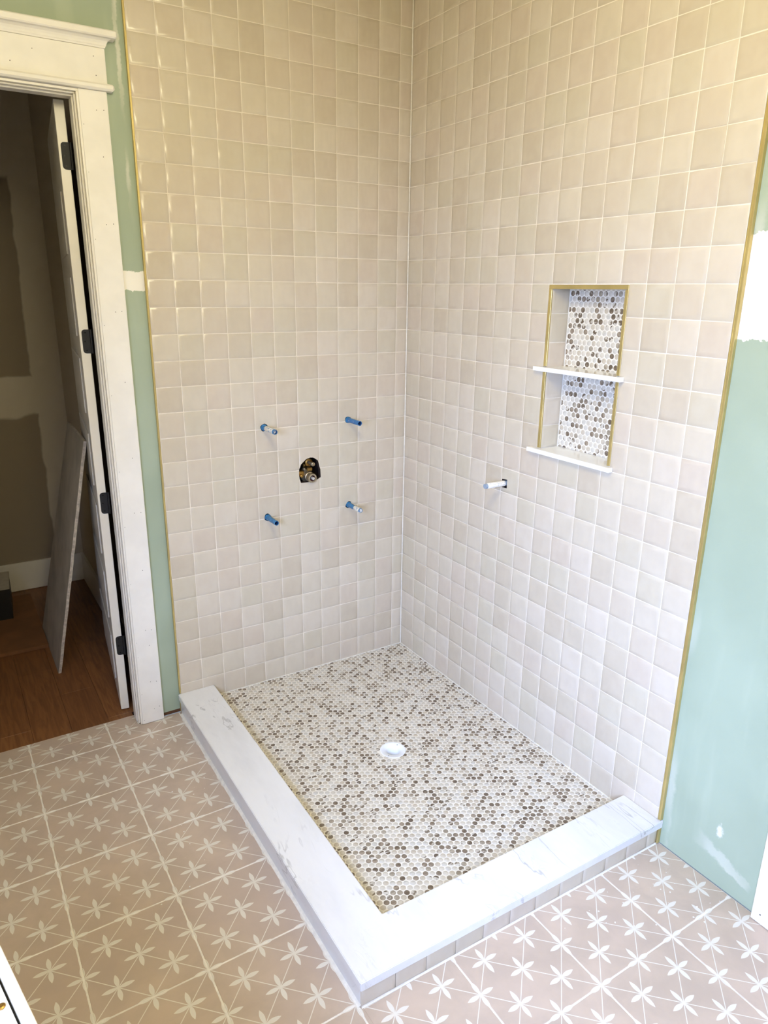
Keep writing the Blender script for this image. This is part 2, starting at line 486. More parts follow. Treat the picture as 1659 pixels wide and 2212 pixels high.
# room behind the doorway
RX = -1.262; RY = 1.880
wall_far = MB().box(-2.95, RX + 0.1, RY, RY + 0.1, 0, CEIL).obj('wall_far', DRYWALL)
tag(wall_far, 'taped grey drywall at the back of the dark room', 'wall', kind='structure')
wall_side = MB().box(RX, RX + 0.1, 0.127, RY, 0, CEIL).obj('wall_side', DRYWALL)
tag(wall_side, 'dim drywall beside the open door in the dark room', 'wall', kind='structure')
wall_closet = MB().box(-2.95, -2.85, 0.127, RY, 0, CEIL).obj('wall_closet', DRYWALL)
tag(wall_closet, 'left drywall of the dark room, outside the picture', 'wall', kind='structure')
BBM = WHITE
b1 = MB().box(-2.85, RX, RY - 0.016, RY, 0.002, 0.185, 0.002).obj('baseboard_far', BBM)
tag(b1, 'tall white baseboard along the back of the dark room', 'baseboard', kind='structure')
b2 = MB().box(RX - 0.016, RX, 0.127, RY - 0.016, 0.002, 0.185, 0.002).obj('baseboard_side', BBM)
tag(b2, 'tall white baseboard behind the open door', 'baseboard', kind='structure')
wood_floor = MB().box(-2.85, RX, THR, RY, -0.06, -0.0065).obj('floor', CAVITY)
tag(wood_floor, 'brown plank floor in the dark room beyond the doorway', 'floor', kind='structure')
PWD = 0.152
rows = int((2.85 + RX) / PWD) + 2
for i in range(rows):
    x0 = -2.85 + i * PWD; x1 = min(x0 + PWD - 0.0008, RX)
    if x1 - x0 < 0.01: continue
    y = THR + 0.001; y_first = [0.44, 0.93, 0.20, 0.72][i % 4]
    while y < RY - 0.01:
        y1 = min(y_first if y < y_first - 0.05 else y + 1.22, RY)
        xa, xb = x0, x1
        ya = y
        if ya < 0.127:        # threshold strip lies only inside the doorway
            xa, xb = max(x0, DX0 + 0.003), min(x1, DX1 - 0.028)
            if xb - xa < x1 - x0 - 1e-4: y1 = 0.128
        if xb - xa > 0.01:
            MB().box(xa, xb, ya, y1 - 0.0008, -0.008, -0.0005, 0.0006).obj('plank', WOOD, wood_floor)
        y = y1

# ------------------------------------------------------------------ wall tiles
def pillow(u0, v0, u1, v1, th=0.0085):
    w, h = u1 - u0, v1 - v0
    vs, fs = [], []
    m = min(w, h)
    rings = [(0, -th), (0, -0.0013), (min(0.0014, m * 0.2), -0.0003), (min(0.014, m * 0.35), 0.0002)]
    for ins, d in rings:
        vs += [(u0 + ins, v0 + ins, d), (u1 - ins, v0 + ins, d), (u1 - ins, v1 - ins, d), (u0 + ins, v1 - ins, d)]
    for r in range(3):
        for i in range(4):
            j = (i + 1) % 4
            fs.append((r * 4 + i, r * 4 + j, r * 4 + 4 + j, r * 4 + 4 + i))
    fs += [(3, 2, 1, 0), (12, 13, 14, 15)]
    return vs, fs
FRAME_B = Matrix(((1, 0, 0, 0), (0, 0, -1, 0), (0, 1, 0, 0), (0, 0, 0, 1)))      # back wall: u=+x, v=+z, out=-y
FRAME_R = Matrix(((0, 0, -1, 0), (-1, 0, 0, 0), (0, 1, 0, 0), (0, 0, 0, 1)))     # right wall: u=-y, v=+z, out=-x
GW = 0.0012                                   # half a wall joint
def screen_area(frame, r, inset=0.0):
    pts = [project(frame @ Vector((u, v, 0))) for u, v in ((r[0], r[1]), (r[2], r[1]), (r[2], r[3]), (r[0], r[3]))]
    if any(p is None for p in pts): return 0
    cx = sum(p[0] for p in pts) / 4; cy = sum(p[1] for p in pts) / 4
    if not (-10 < cx < 1669 and -10 < cy < 2222): return 0
    a = 0
    for i in range(4):
        p, q = pts[i], pts[(i + 1) % 4]; a += p[0] * q[1] - q[0] * p[1]
    return abs(a) / 2
SHARED = {}
def lay_tiles(rects, frame, parent, holes, limit=300):
    """rects (u0,v0,u1,v1) joint to joint; the largest in view are single tiles, the rest one joined field"""
    info = sorted(rects, key=lambda r: -screen_area(frame, r))
    field = MB(); cutlist = []
    fi = frame.inverted()
    for n, r in enumerate(info):
        u0, v0, u1, v1 = r[0] + GW, r[1] + GW, r[2] - GW, r[3] - GW
        cu, cv = (u0 + u1) / 2, (v0 + v1) / 2; w, h = u1 - u0, v1 - v0
        mi = pick_tile()
        rot = Matrix.Rotation(math.radians(random.gauss(0, 0.28)), 4, 'X') @ Matrix.Rotation(math.radians(random.gauss(0, 0.28)), 4, 'Y') @ Matrix.Rotation(math.radians(random.gauss(0, 0.25)), 4, 'Z')
        mw = frame @ Matrix.Translation((cu, cv, random.uniform(-0.0004, 0.0005))) @ rot
        hit = [c for c, bb in holes if not (bb[2] < u0 or bb[0] > u1 or bb[3] < v0 or bb[1] > v1)]
        if n < limit or hit:
            key = (round(w, 4), round(h, 4), mi)
            if key not in SHARED or hit:
                vs, fs = pillow(-w / 2, -h / 2, w / 2, h / 2)
                me = MB().add(vs, fs).mesh('wall_tile', TILE[mi], 50)
                if not hit: SHARED[key] = me
            else: me = SHARED[key]
            o = link('wall_tile', me, parent); o.matrix_basis = mw
            if hit: cutlist.append((o, hit))
        else:
            vs, fs = pillow(-w / 2, -h / 2, w / 2, h / 2)
            field.add([mw @ Vector(v) for v in vs], fs, mi)
    for o, hit in cutlist: cut(o, hit)
    if field.v:
        o = field.obj('wall_tile_field', TILE, parent, 50); o['kind'] = 'stuff'
ROWS = [Z0 + j * P for j in range(0, 30)] + [CEIL]
# back wall
A0 = 0.0594
cols = [-(A0 + 11 * P) + k * P for k in range(12)] + [-0.0012]
holes = []
for c, (px, pz, pl) in zip(cut_back, PIPES): holes.append((c, (px - 0.02, pz - 0.02, px + 0.02, pz + 0.02)))
holes.append((cut_valve, (-0.575, 0.998, -0.461, 1.1155)))
rects = [(cols[i], ROWS[j], cols[i + 1], ROWS[j + 1]) for i in range(len(cols) - 1) for j in range(len(ROWS) - 1)]
lay_tiles(rects, FRAME_B, wall_back, holes)
gb = MB().box(cols[0], 0.012, -0.0 + 0.0014, 0.012, 0.002, CEIL).obj('grout_bed', GROUT_WARM, wall_back)
cut(gb, cut_back + [cut_valve])
# right wall
B0 = 0.111
colsR = [0.0012] + [B0 + m * P for m in range(16)]
rects = []
for i in range(len(colsR) - 1):
    for j in range(len(ROWS) - 1):
        u0, v0, u1, v1 = colsR[i], ROWS[j], colsR[i + 1], ROWS[j + 1]
        if v0 > NZ0 - 0.02 and v1 < NZ1 + 0.02 and u1 > -NY1 and u0 < -NY0:
            if u0 < -NY1 - 0.01: rects.append((u0, v0, -NY1, v1))
            if u1 > -NY0 + 0.01: rects.append((-NY0, v0, u1, v1))
            continue
        rects.append((u0, v0, u1, v1))
lay_tiles(rects, FRAME_R, wall_right, [(cut_pipe_r, (0.727, 1.078, 0.762, 1.118))])
gr = MB().box(0.0014, 0.012, -colsR[-1], 0.0, 0.002, CEIL).obj('grout_bed', GROUT_WARM, wall_right)
cut(gr, [cut_pipe_r, cut_niche])
# white caulk in the inner corner and along the shower floor
MB().prism([(-0.0035, -0.0003), (0.002, -0.0003), (0.002, 0.002), (-0.0003, 0.002), (-0.0003, -0.0035)][::-1], Z0, CEIL, 'z').obj('corner_grout', GROUT_WHITE, wall_back)
MB().box(-1.03, 0, -0.0035, 0.002, Z0 - 0.004, Z0 + 0.003).obj('base_grout', GROUT_WHITE, wall_back)
MB().box(-0.0035, 0.002, -1.49, -0.003, Z0 - 0.004, Z0 + 0.003).obj('base_grout', GROUT_WHITE, wall_right)

# brass edge trims at the outer ends of the tile
t1 = MB()
for z0, z1 in ((0.002, 0.064), (0.0995, CEIL)):
    t1.box(-1.1890, -1.1822, -0.0012, 0.012, z0, z1, 0.0006)
trim_1 = t1.obj('trim_1', GOLD); tag(trim_1, 'thin brass edge strip between the green board and the tile near the door', 'trim', kind='structure')
t2 = MB()
for z0, z1 in ((0.002, 0.064), (0.0995, CEIL)):
    t2.box(-0.0015, 0.012, -1.6555, -1.6430, z0, z1, 0.0008)
    t2.box(-0.0025, -0.0010, -1.6475, -1.6445, z0, z1)
trim_2 = t2.obj('trim_2', GOLD); tag(trim_2, 'brass edge strip at the right end of the shower tile', 'trim', kind='structure')

# ------------------------------------------------------------------ penny mosaics
def clip_poly(pts, r):
    def half(pts, k, lim, keep):
        out = []
        for i in range(len(pts)):
            a, b = pts[i], pts[(i + 1) % len(pts)]
            ia, ib = keep(a[k], lim), keep(b[k], lim)
            if ia: out.append(a)
            if ia != ib:
                t = (lim - a[k]) / (b[k] - a[k])
                out.append((a[0] + (b[0] - a[0]) * t, a[1] + (b[1] - a[1]) * t))
        return out
    ge = lambda v, l: v >= l; le = lambda v, l: v <= l
    for k, lim, kp in ((0, r[0], ge), (0, r[2], le), (1, r[1], ge), (1, r[3], le)):
        if len(pts) < 3: return []
        pts = half(pts, k, lim, kp)
    return pts
PR, NSEG = 0.00935, 16
CIRC = [(PR * math.cos(2 * math.pi * k / NSEG), PR * math.sin(2 * math.pi * k / NSEG)) for k in range(NSEG)]
PENNY_ME = [MB().prism(CIRC, -0.004, 0.0, 'z', 0, 0.0012).mesh('penny', m, 50) for m in PENNY]
def lay_pennies(centres, frame, rect, parent, limit=300):
    lst = []
    for (u, v) in centres:
        full_in = rect[0] <= u - PR and u + PR <= rect[2] and rect[1] <= v - PR and v + PR <= rect[3]
        poly = None
        if not full_in:
            poly = clip_poly([(u + a, v + b) for a, b in CIRC], rect)
            if len(poly) < 3: continue
            ar = abs(sum(poly[i][0] * poly[(i + 1) % len(poly)][1] - poly[(i + 1) % len(poly)][0] * poly[i][1] for i in range(len(poly)))) / 2
            if ar < 2e-5: continue
        a = screen_area(frame, (u - PR, v - PR, u + PR, v + PR)) if full_in else 0
        lst.append((a, u, v, poly))
    lst.sort(key=lambda t: -t[0])
    field = MB()
    for n, (a, u, v, poly) in enumerate(lst):
        mi = random.choices(range(len(PENNY)), PW)[0]
        if n < limit and a > 0:
            o = link('penny_tile', PENNY_ME[mi], parent)
            o.matrix_basis = frame @ Matrix.Translation((u, v, 0))
        else:
            p = poly or [(u + x, v + y) for x, y in CIRC]
            one = MB().prism(p, -0.004, 0.0, 'z', 0, 0.0012)
            field.add([frame @ Vector(q) for q in one.v], one.f, mi)
    o = field.obj('penny_field', PENNY, parent, 50); o['kind'] = 'stuff'

sf = MB().box(-1.045, 0.0, -1.505, 0.0, 0.0, Z0 - 0.0013).obj('floor', GROUT_WHITE)
tag(sf, 'shower floor of small round marbled mosaic in white grout', 'shower floor', kind='structure')
DRAIN = (-0.5390, -0.7720)
cd = cutter(MB().lathe([(0.049, -0.090), (0.049, 0.02)], (DRAIN[0], DRAIN[1], Z0), (0, 0, 1), 32), GROUT_WHITE); CUTTERS.append(cd)
cut(sf, [cd]); cut(floor, [cd])
cs = []
for i in range(-4, 60):
    for n in range(-12, 70):
        x = -0.9859 + 0.01885 * i; y = -1.3101 - (0.01085 if i % 2 else 0) + 0.0217 * n
        if -1.06 < x < 0.01 and -1.52 < y < 0.01 and math.hypot(x - DRAIN[0], y - DRAIN[1]) > 0.055: cs.append((x, y))
lay_pennies(cs, Matrix.Translation((0, 0, Z0)), (-1.040, -1.500, -0.0035, -0.0035), sf)

# drain body
dr = thing('shower_drain', (DRAIN[0], DRAIN[1], Z0), 'white plastic shower drain flange with a deep round bowl in the mosaic floor', 'drain')
MB().lathe([(0.030, -0.080), (0.0480, -0.006), (0.0525, -0.001), (0.0530, 0.0006), (0.0515, 0.0012), (0.0480, 0.0004), (0.0290, -0.0030), (0.0270, -0.0060), (0.0250, -0.0780), (0.0, -0.0790)],
           (DRAIN[0], DRAIN[1], Z0), (0, 0, 1), 40, cap=False).obj('flange', PVC, dr, 50)
for a in (0.55, 3.69):
    c = (DRAIN[0] + 0.041 * math.cos(a), DRAIN[1] + 0.041 * math.sin(a), Z0 - 0.0013)
    MB().lathe([(0.0030, -0.002), (0.0030, 0.0006), (0.0022, 0.0010)], c, (0, 0, 1), 12).obj('screw', PIPEGREY, dr)

# ------------------------------------------------------------------ curb
cb = thing('shower_curb', (-1.19, -1.64, 0), 'white veined stone curb around two sides of the shower floor', 'curb')
TOP, BOT = 0.0980, 0.0675
def fy(x, at0, slope=0.0160): return at0 - slope * (x + 1.19) / 1.19
outer = [(-1.1955, 0.0), (-1.1955, -1.6430), (0.011, fy(0, -1.6430)), (0.011, -1.6440), (-0.0005, -1.6440), (-0.0005, fy(0, -1.4800)), (-1.0300, fy(-1.03, -1.4800)), (-1.0300, -0.0005)]
outer = [(-1.1955, -0.0005)] + outer[1:]
bm = bmesh.new()
vb = [bm.verts.new((p[0], p[1], BOT)) for p in outer]
fb = bm.faces.new(vb)
ex = bmesh.ops.extrude_face_region(bm, geom=[fb])
bmesh.ops.translate(bm, vec=(0, 0, TOP - BOT), verts=[g for g in ex['geom'] if isinstance(g, bmesh.types.BMVert)])
bmesh.ops.bevel(bm, geom=list(bm.edges), offset=0.0022, segments=2, affect='EDGES')
MB().bm(bm).obj('cap_slab', STONE, cb, 50)
IX, IY = -1.042, -1.496
core = [(-1.1800, -0.001), (-1.1800, -1.6255), (-0.001, fy(0, -1.6255)), (-0.001, fy(0, -1.4955)), (IX, fy(IX, -1.4955)), (IX, -0.001)]
MB().prism(core, 0.0, BOT, 'z').obj('core', GROUT_WARM, cb)
MB().box(-1.1880, -1.1800, -1.6265, -0.001, 0.004, BOT, 0.0006).obj('side_panel', STONE, cb)
MB().prism([(-1.196, 0.0), (-1.1870, 0.0), (-1.1870, 0.007)], -1.63, -0.012, 'y').obj('base_grout', GROUT_WHITE, cb)
x = -1.1880
k = 0
while x < -0.006:
    x1 = min(x + (0.1085 if k == 0 else 0.1027), -0.003)
    xa, xb = x + 0.0007, x1 - 0.0007
    mi = pick_tile()
    vs, fs = pillow(xa, 0.0030, xb, BOT - 0.0010, 0.008)
    ys = lambda u: fy(u, -1.6345)
    MB().add([(u, ys(u) - w, v) for u, v, w in vs], fs).obj('curb_tile', TILE[mi], cb, 50)
    x = x1; k += 1
MB().add([(-1.188, fy(-1.188, -1.6345), 0), (-0.003, fy(-0.003, -1.6345), 0), (-0.003, fy(-0.003, -1.6380), 0), (-1.188, fy(-1.188, -1.6380), 0),
          (-1.188, fy(-1.188, -1.6345), 0.0055), (-0.003, fy(-0.003, -1.6345), 0.0055), (-0.003, fy(-0.003, -1.6355), 0.0015), (-1.188, fy(-1.188, -1.6355), 0.0015)],
         [(0, 1, 2, 3), (4, 7, 6, 5), (0, 4, 5, 1), (3, 2, 6, 7), (0, 3, 7, 4), (1, 5, 6, 2)]).obj('base_grout', GROUT_WHITE, cb)

# ------------------------------------------------------------------ niche
ND = 0.090
ni = thing('shower_niche', (0.0, (NY0 + NY1) / 2, NZ0), 'tall recessed niche with round mosaic back, two white shelves and brass edging', 'niche')
SY0, SY1, SZ0, SZ1 = -1.2565, -0.9310, 1.2795, 1.8590          # clear inside of the niche
MB().box(ND + 0.0013, 0.1045, NY0, NY1, NZ0, NZ1).obj('back_bed', GROUT_WHITE, ni)
# side and head tiles (joints follow the wall rows)
zs = [SZ0] + [Z0 + j * P for j in range(13, 18)] + [SZ1]
for a, b in zip(zs[:-1], zs[1:]):
    for yy, out in ((SY1, -1), (SY0, 1)):
        vs, fs = pillow(0.0030, a + 0.001, ND - 0.001, b - 0.001, 0.010)
        MB().add([(u, yy + out * w, v) for u, v, w in vs], fs).obj('side_tile', TILE[pick_tile()], ni, 50)
for k in range(3):
    ya = SY0 + (SY1 - SY0) * k / 3; yb = SY0 + (SY1 - SY0) * (k + 1) / 3
    vs, fs = pillow(0.0030, ya + 0.001, ND - 0.001, yb - 0.001, 0.010)
    MB().add([(u, v, SZ1 - w) for u, v, w in vs], fs).obj('head_tile', TILE[pick_tile()], ni, 50)
MB().box(0.002, ND, SY1 + 0.0015, NY1, NZ0, NZ1).box(0.002, ND, NY0, SY0 - 0.0015, NZ0, NZ1).box(0.002, ND, SY0, SY1, SZ1 + 0.0015, NZ1).obj('liner_grout', GROUT_WHITE, ni)
# brass edging: head strip and the four upright lengths between the shelves
MB().box(-0.0016, 0.0090, NY0, NY1, SZ1 - 0.0005, NZ1, 0.0008).obj('edge_strip', GOLD, ni)
for za, zb in ((1.2815, 1.5685), (1.5865, SZ1 - 0.001)):
    MB().box(-0.0016, 0.0060, SY1 + 0.0005, NY1, za, zb, 0.0008).box(-0.0022, -0.0008, SY1 + 0.0060, SY1 + 0.0080, za, zb).obj('edge_strip', GOLD, ni)
    MB().box(-0.0016, 0.0060, NY0, SY0 - 0.0005, za, zb, 0.0008).obj('edge_strip', GOLD, ni)
SHELF = plain('white_shelf', (243, 243, 240), 0.12, mott=0.01)
for nm, za, zb, ya, yb in (('shelf', 1.5690, 1.5850, -1.2905, -0.8830), ('sill', 1.2635, 1.2800, -1.2840, -0.8800)):
    bm = bmesh.new()
    pl = [(ND, SY0 + 0.0005), (ND, SY1 - 0.0005), (-0.0012, SY1 - 0.0005), (-0.0012, yb), (-0.0215, yb), (-0.0215, ya), (-0.0012, ya), (-0.0012, SY0 + 0.0005)]
    vv = [bm.verts.new((p[0], p[1], za)) for p in pl]
    f0 = bm.faces.new(vv); ex = bmesh.ops.extrude_face_region(bm, geom=[f0])
    bmesh.ops.translate(bm, vec=(0, 0, zb - za), verts=[g for g in ex['geom'] if isinstance(g, bmesh.types.BMVert)])
    bmesh.ops.bevel(bm, geom=list(bm.edges), offset=0.0010, segments=1, affect='EDGES')
    MB().bm(bm).obj(nm, SHELF, ni)
FRN = Matrix.Translation((ND, 0, 0)) @ FRAME_R
cs = []
for r in range(-2, 34):
    v = 1.8443 - 0.01885 * r
    if 1.5645 < v < 1.5865 and False: continue
    for n in range(-3, 18):
        cs.append((0.9663 + 0.0217 * n + (0.01085 if r % 2 else 0), v))
up = [c for c in cs if c[1] > 1.577]; lo = [c for c in cs if c[1] <= 1.577]
rect = (-SY1 + 0.002, 1.2805, -SY0 - 0.002, SZ1 - 0.002)
lay_pennies(cs, FRN, rect, ni)

# ------------------------------------------------------------------ pipe stubs and the valve
PL = ['taped blue pipe stub, upper left of the four around the valve', 'blue pipe stub, upper right of the four around the valve',
      'plain blue pipe stub, lower left of the four around the valve', 'blue pipe stub with white tape at its end, lower right of the valve']
PM = [WRAP_A, WRAP_B, BLUE, BLUE]
for i, (px, pz, pl) in enumerate(PIPES):
    t = thing('pipe_stub', (px, 0.0, pz), PL[i], 'pipe', 'pipe stubs in the shower walls')
    R1 = 0.0108
    MB().lathe([(R1, -0.085), (R1, pl), (R1 - 0.0018, pl), (R1 - 0.0022, pl - 0.045), (0.0, pl - 0.045)], (px, 0, pz), (0, -1, 0), 24, cap=False).obj('pipe', [BLUE, WRAP_A, BLUE, BLUE][i] if i != 1 else WRAP_B, t, 40)
    MB().lathe([(R1 - 0.0024, pl - 0.044), (R1 - 0.0024, pl - 0.003), (R1 - 0.0032, pl - 0.003), (R1 - 0.0032, pl - 0.044)], (px, 0, pz), (0, -1, 0), 20).obj('bore', BLUEDARK, t)
    MB().lathe([(R1 + 0.0002, -0.004), (R1 + 0.0032, -0.003), (R1 + 0.0034, 0.004), (R1 + 0.0024, 0.006), (R1 + 0.0002, 0.0065)], (px, 0, pz), (0, -1, 0), 24).obj('sleeve', BLUE, t, 40)
    if i in (0, 3):
        a, b = ((0.028, pl - 0.012) if i == 0 else (pl - 0.052, pl - 0.002))
        MB().lathe([(R1 + 0.0001, a), (R1 + 0.0007, a + 0.001), (R1 + 0.0007, b - 0.001), (R1 + 0.0001, b)], (px, 0, pz), (0, -1, 0), 24).obj('tape', WRAP_A, t, 40)
py, pz, pl = -0.7440, 1.0990, 0.103
t = thing('pipe_stub', (0, py, pz), 'white taped pipe stub on the right wall below the niche', 'pipe', 'pipe stubs in the shower walls')
MB().lathe([(0.0108, -0.085), (0.0108, 0.0995), (0.0100, 0.1030), (0.0, 0.1032)], (0, py, pz), (-1, 0, 0), 24, cap=False).obj('pipe', PIPEGREY, t, 40)
MB().lathe([(0.0109, 0.002), (0.0119, 0.003), (0.0122, 0.05), (0.0117, 0.092), (0.0109, 0.093)], (0, py, pz), (-1, 0, 0), 24).obj('tape', WRAP_C, t, 40)

vx, vz = -0.5138, 1.0201
v = thing('shower_valve', (vx, 0.045, vz), 'rough brass shower valve showing through an arched hole in the tile', 'valve')
MB().lathe([(0.0300, -0.075), (0.0310, -0.040), (0.0250, -0.035), (0.0225, -0.030), (0.0225, -0.012), (0.0195, -0.010), (0.0195, 0.000)], (vx, 0.0, vz), (0, -1, 0), 28).obj('body', BRASS_PALE, v, 40)
MB().lathe([(0.0190, -0.002), (0.0215, 0.000), (0.0222, 0.004), (0.0222, 0.015), (0.0205, 0.0195), (0.0140, 0.0200), (0.0132, 0.016), (0.0132, 0.006), (0.0, 0.006)], (vx, 0.0, vz), (0, -1, 0), 28, cap=False).obj('collar', BRASS_PALE, v, 40)
MB().lathe([(0.0130, 0.0062), (0.0130, 0.0150), (0.0122, 0.0150), (0.0122, 0.0064)], (vx, 0, vz), (0, -1, 0), 20).obj('bore', RUST, v)
MB().lathe([(0.0072, 0.004), (0.0072, 0.026), (0.0060, 0.028)], (vx + 0.001, 0, vz), (0, -1, 0), 8).obj('stem', BOXWHITE, v)
ux, uz = -0.5088, 1.0848
MB().lathe([(0.0170, -0.075), (0.0190, -0.034), (0.0185, -0.027), (0.0120, -0.024), (0.0120, -0.032), (0.0, -0.032)], (ux, 0, uz), (0, -1, 0), 28, cap=False).obj('diverter_ring', BRASS, v, 40)
MB().lathe([(0.0075, -0.036), (0.0068, -0.005), (0.0090, -0.003), (0.0090, 0.018), (0.0060, 0.020), (0.0055, 0.016), (0.0, 0.016)], (ux, 0, uz), (0, -1, 0), 18, cap=False).obj('diverter_stem', BRASS_PALE, v, 40)
MB().box(-0.5700, -0.5330, 0.028, 0.075, 1.020, 1.048, 0.004).obj('inlet', BRASS, v)
MB().lathe([(0.0075, 0.0), (0.0075, 0.014), (0.005, 0.016)], (-0.5520, 0.030, 1.0260), (0, -1, 0), 12).obj('screw', BRASS, v)
MB().lathe([(0.0060, 0.0), (0.0060, 0.010), (0.004, 0.012)], (-0.5330, 0.034, 1.0560), (0, -1, 0), 10).obj('screw', BRASS_PALE, v)
MB().box(-0.5160, -0.4880, 0.030, 0.070, 1.040, 1.060, 0.004).obj('bridge', BRASS, v)
MB().lathe([(0.0100, -0.11), (0.0100, 0.11)], (-0.5050, 0.085, 1.07), (0, 0, 1), 14).obj('riser', BRASS, v, 40)

# ------------------------------------------------------------------ door casing
tr = thing('trim_3', (-1.31, -0.008, 0), 'white door casing with a flat side board and a moulded header', 'door casing', kind='structure')
CI, CO = -1.3610, -1.2675
def cas(name, x0, x1, y0, y1, z0, z1, ch=0.0015, m=WHITE_RAW): return MB().box(x0, x1, y0, y1, z0, z1, ch).obj(name, m, tr)
cas('side_board', CI, CO, -0.008, 0.012, 0.002, 2.4890)
cas('side_board', -2.348, -2.254, -0.008, 0.012, 0.002, 2.4890)
hx0, hx1 = -2.352, -1.2620
cas('frieze', hx0, hx1, -0.008, 0.012, 2.5105, 2.6200)
cas('bead', hx0 - 0.019, hx1 + 0.019, -0.0265, 0.012, 2.4892, 2.5103, 0.006)
prof = [(0.012, 2.6202), (-0.0100, 2.6202), (-0.0115, 2.6250), (-0.0135, 2.6270), (-0.0150, 2.6330), (-0.0190, 2.6400), (-0.0260, 2.6445), (-0.0300, 2.6460), (0.012, 2.6460)]
bm = bmesh.new()
L = []
for xe, sg in ((hx0, -1), (hx1, 1)):
    ring = []
    for (yy, zz) in prof:
        off = max(0.0, -0.008 - yy)
        ring.append(bm.verts.new((xe + sg * off, yy, zz)))
    L.append(ring)
n = len(prof)
for i in range(n):
    j = (i + 1) % n
    bm.faces.new((L[0][i], L[0][j], L[1][j], L[1][i]))
bm.faces.new(L[0][::-1]); bm.faces.new(L[1])
MB().bm(bm).obj('crown', WHITE_RAW, tr)
cas('cap', hx0 - 0.037, hx1 + 0.037, -0.0450, 0.012, 2.6462, 2.6690, 0.004)
# jamb and stops
cas('jamb', -1.3680, DX1, -0.004, 0.1275, 0.002, 2.4800, 0.001, WHITE)
cas('jamb', DX0, DX0 + 0.016, -0.004, 0.1275, 0.002, 2.4800, 0.001, WHITE)
cas('head_jamb', DX0, DX1, -0.004, 0.1275, 2.4800, 2.4885, 0.001, WHITE)
cas('stop', -1.3790, -1.3680, 0.030, 0.080, 0.002, 2.4690, 0.0025, WHITE)
cas('stop', -1.3745, -1.3680, 0.010, 0.030, 0.002, 2.4740, 0.0025, WHITE)
cas('head_stop', DX0 + 0.016, -1.3680, 0.030, 0.080, 2.4690, 2.4800, 0.0025, WHITE)
cas('head_stop', DX0 + 0.016, -1.3680, 0.010, 0.030, 2.4740, 2.4800, 0.0025, WHITE)
nh = MB()
for z in (2.43, 2.28, 2.06, 1.76, 1.50, 1.20, 0.97, 0.72, 0.45, 0.38, 0.20, 0.07):
    for xo in (0.052, 0.076) if random.random() < 0.8 else (0.060,):
        c = (CI + xo + random.uniform(-0.003, 0.003), -0.0079, z + random.uniform(-0.006, 0.006))
        nh.lathe([(0.0015, 0.0), (0.0015, 0.0003)], c, (0, -1, 0), 8)
    nh.lathe([(0.0011, 0.0), (0.0011, 0.0003)], (CI + 0.008, -0.0079, z - 0.05), (0, -1, 0), 8)
for x, z in ((-1.30, 2.592), (-1.297, 2.535), (-1.49, 2.585), (-1.56, 2.54)):
    nh.lathe([(0.0015, 0.0), (0.0015, 0.0003)], (x, -0.0079, z), (0, -1, 0), 8)
nho = nh.obj('nail_hole', NAIL, tr); nho['kind'] = 'stuff'
# white casing at the right edge of the picture
tr4 = thing('trim_4', (0.0, -2.05, 0), 'white door casing on the right wall at the picture edge', 'door casing', kind='structure')
MB().box(-0.0105, 0.0118, -2.1000, -2.0080, 0.002, 2.50, 0.0015).obj('side_board', WHITE_RAW, tr4)
MB().box(-0.0105, 0.0118, -3.0300, -2.9380, 0.002, 2.50, 0.0015).obj('side_board', WHITE_RAW, tr4)
MB().box(-0.0105, 0.0118, -3.0320, -2.0060, 2.501, 2.62, 0.0015).obj('frieze', WHITE_RAW, tr4)
d2 = MB().box(-0.002, 0.0118, -2.937, -2.101, 0.008, 2.499, 0.001).obj('door_2', WHITE)
tag(d2, 'closed white door on the right wall, outside the picture', 'door', kind='structure')
for z, y in ((0.12, -2.055), (0.035, -2.035)):
    MB().lathe([(0.0022, 0), (0.0022, 0.0004)], (-0.0103, y, z), (-1, 0, 0), 8).obj('nail', NAIL, tr4)

# ------------------------------------------------------------------ open door
ANG = math.radians(6.3)
DO = Vector((-1.4170, 0.1560, 0.006)); dd = Vector((math.sin(ANG), math.cos(ANG), 0)); tt = Vector((math.cos(ANG), -math.sin(ANG), 0))
door = thing('door_1', DO, 'white panelled door standing open into the dark room', 'door', kind='structure')
def dbox(name, a0, a1, t0, t1, z0, z1, m, par, ch=0.0):
    """along the door, through its thickness (0 = room face), height"""
    mb = MB().box(a0, a1, t0, t1, z0, z1, ch)
    mb.v = [tuple(DO + dd * p[0] + tt * p[1] + Vector((0, 0, p[2]))) for p in mb.v]
    return mb.obj(name, m, par)
DH, DW = 2.474, 0.810
dbox('slab', 0, DW, 0, 0.035, 0, DH, WHITE, door, 0.0015)
z = 0.10
while z + 0.20 < DH - 0.05:
    for t0, t1 in ((-0.0050, 0.0), (0.035, 0.040)):
        pn = dbox('panel', 0.115, DW - 0.115, t0, t1, z, z + 0.225, WHITE, door, 0.002)
    z += 0.310
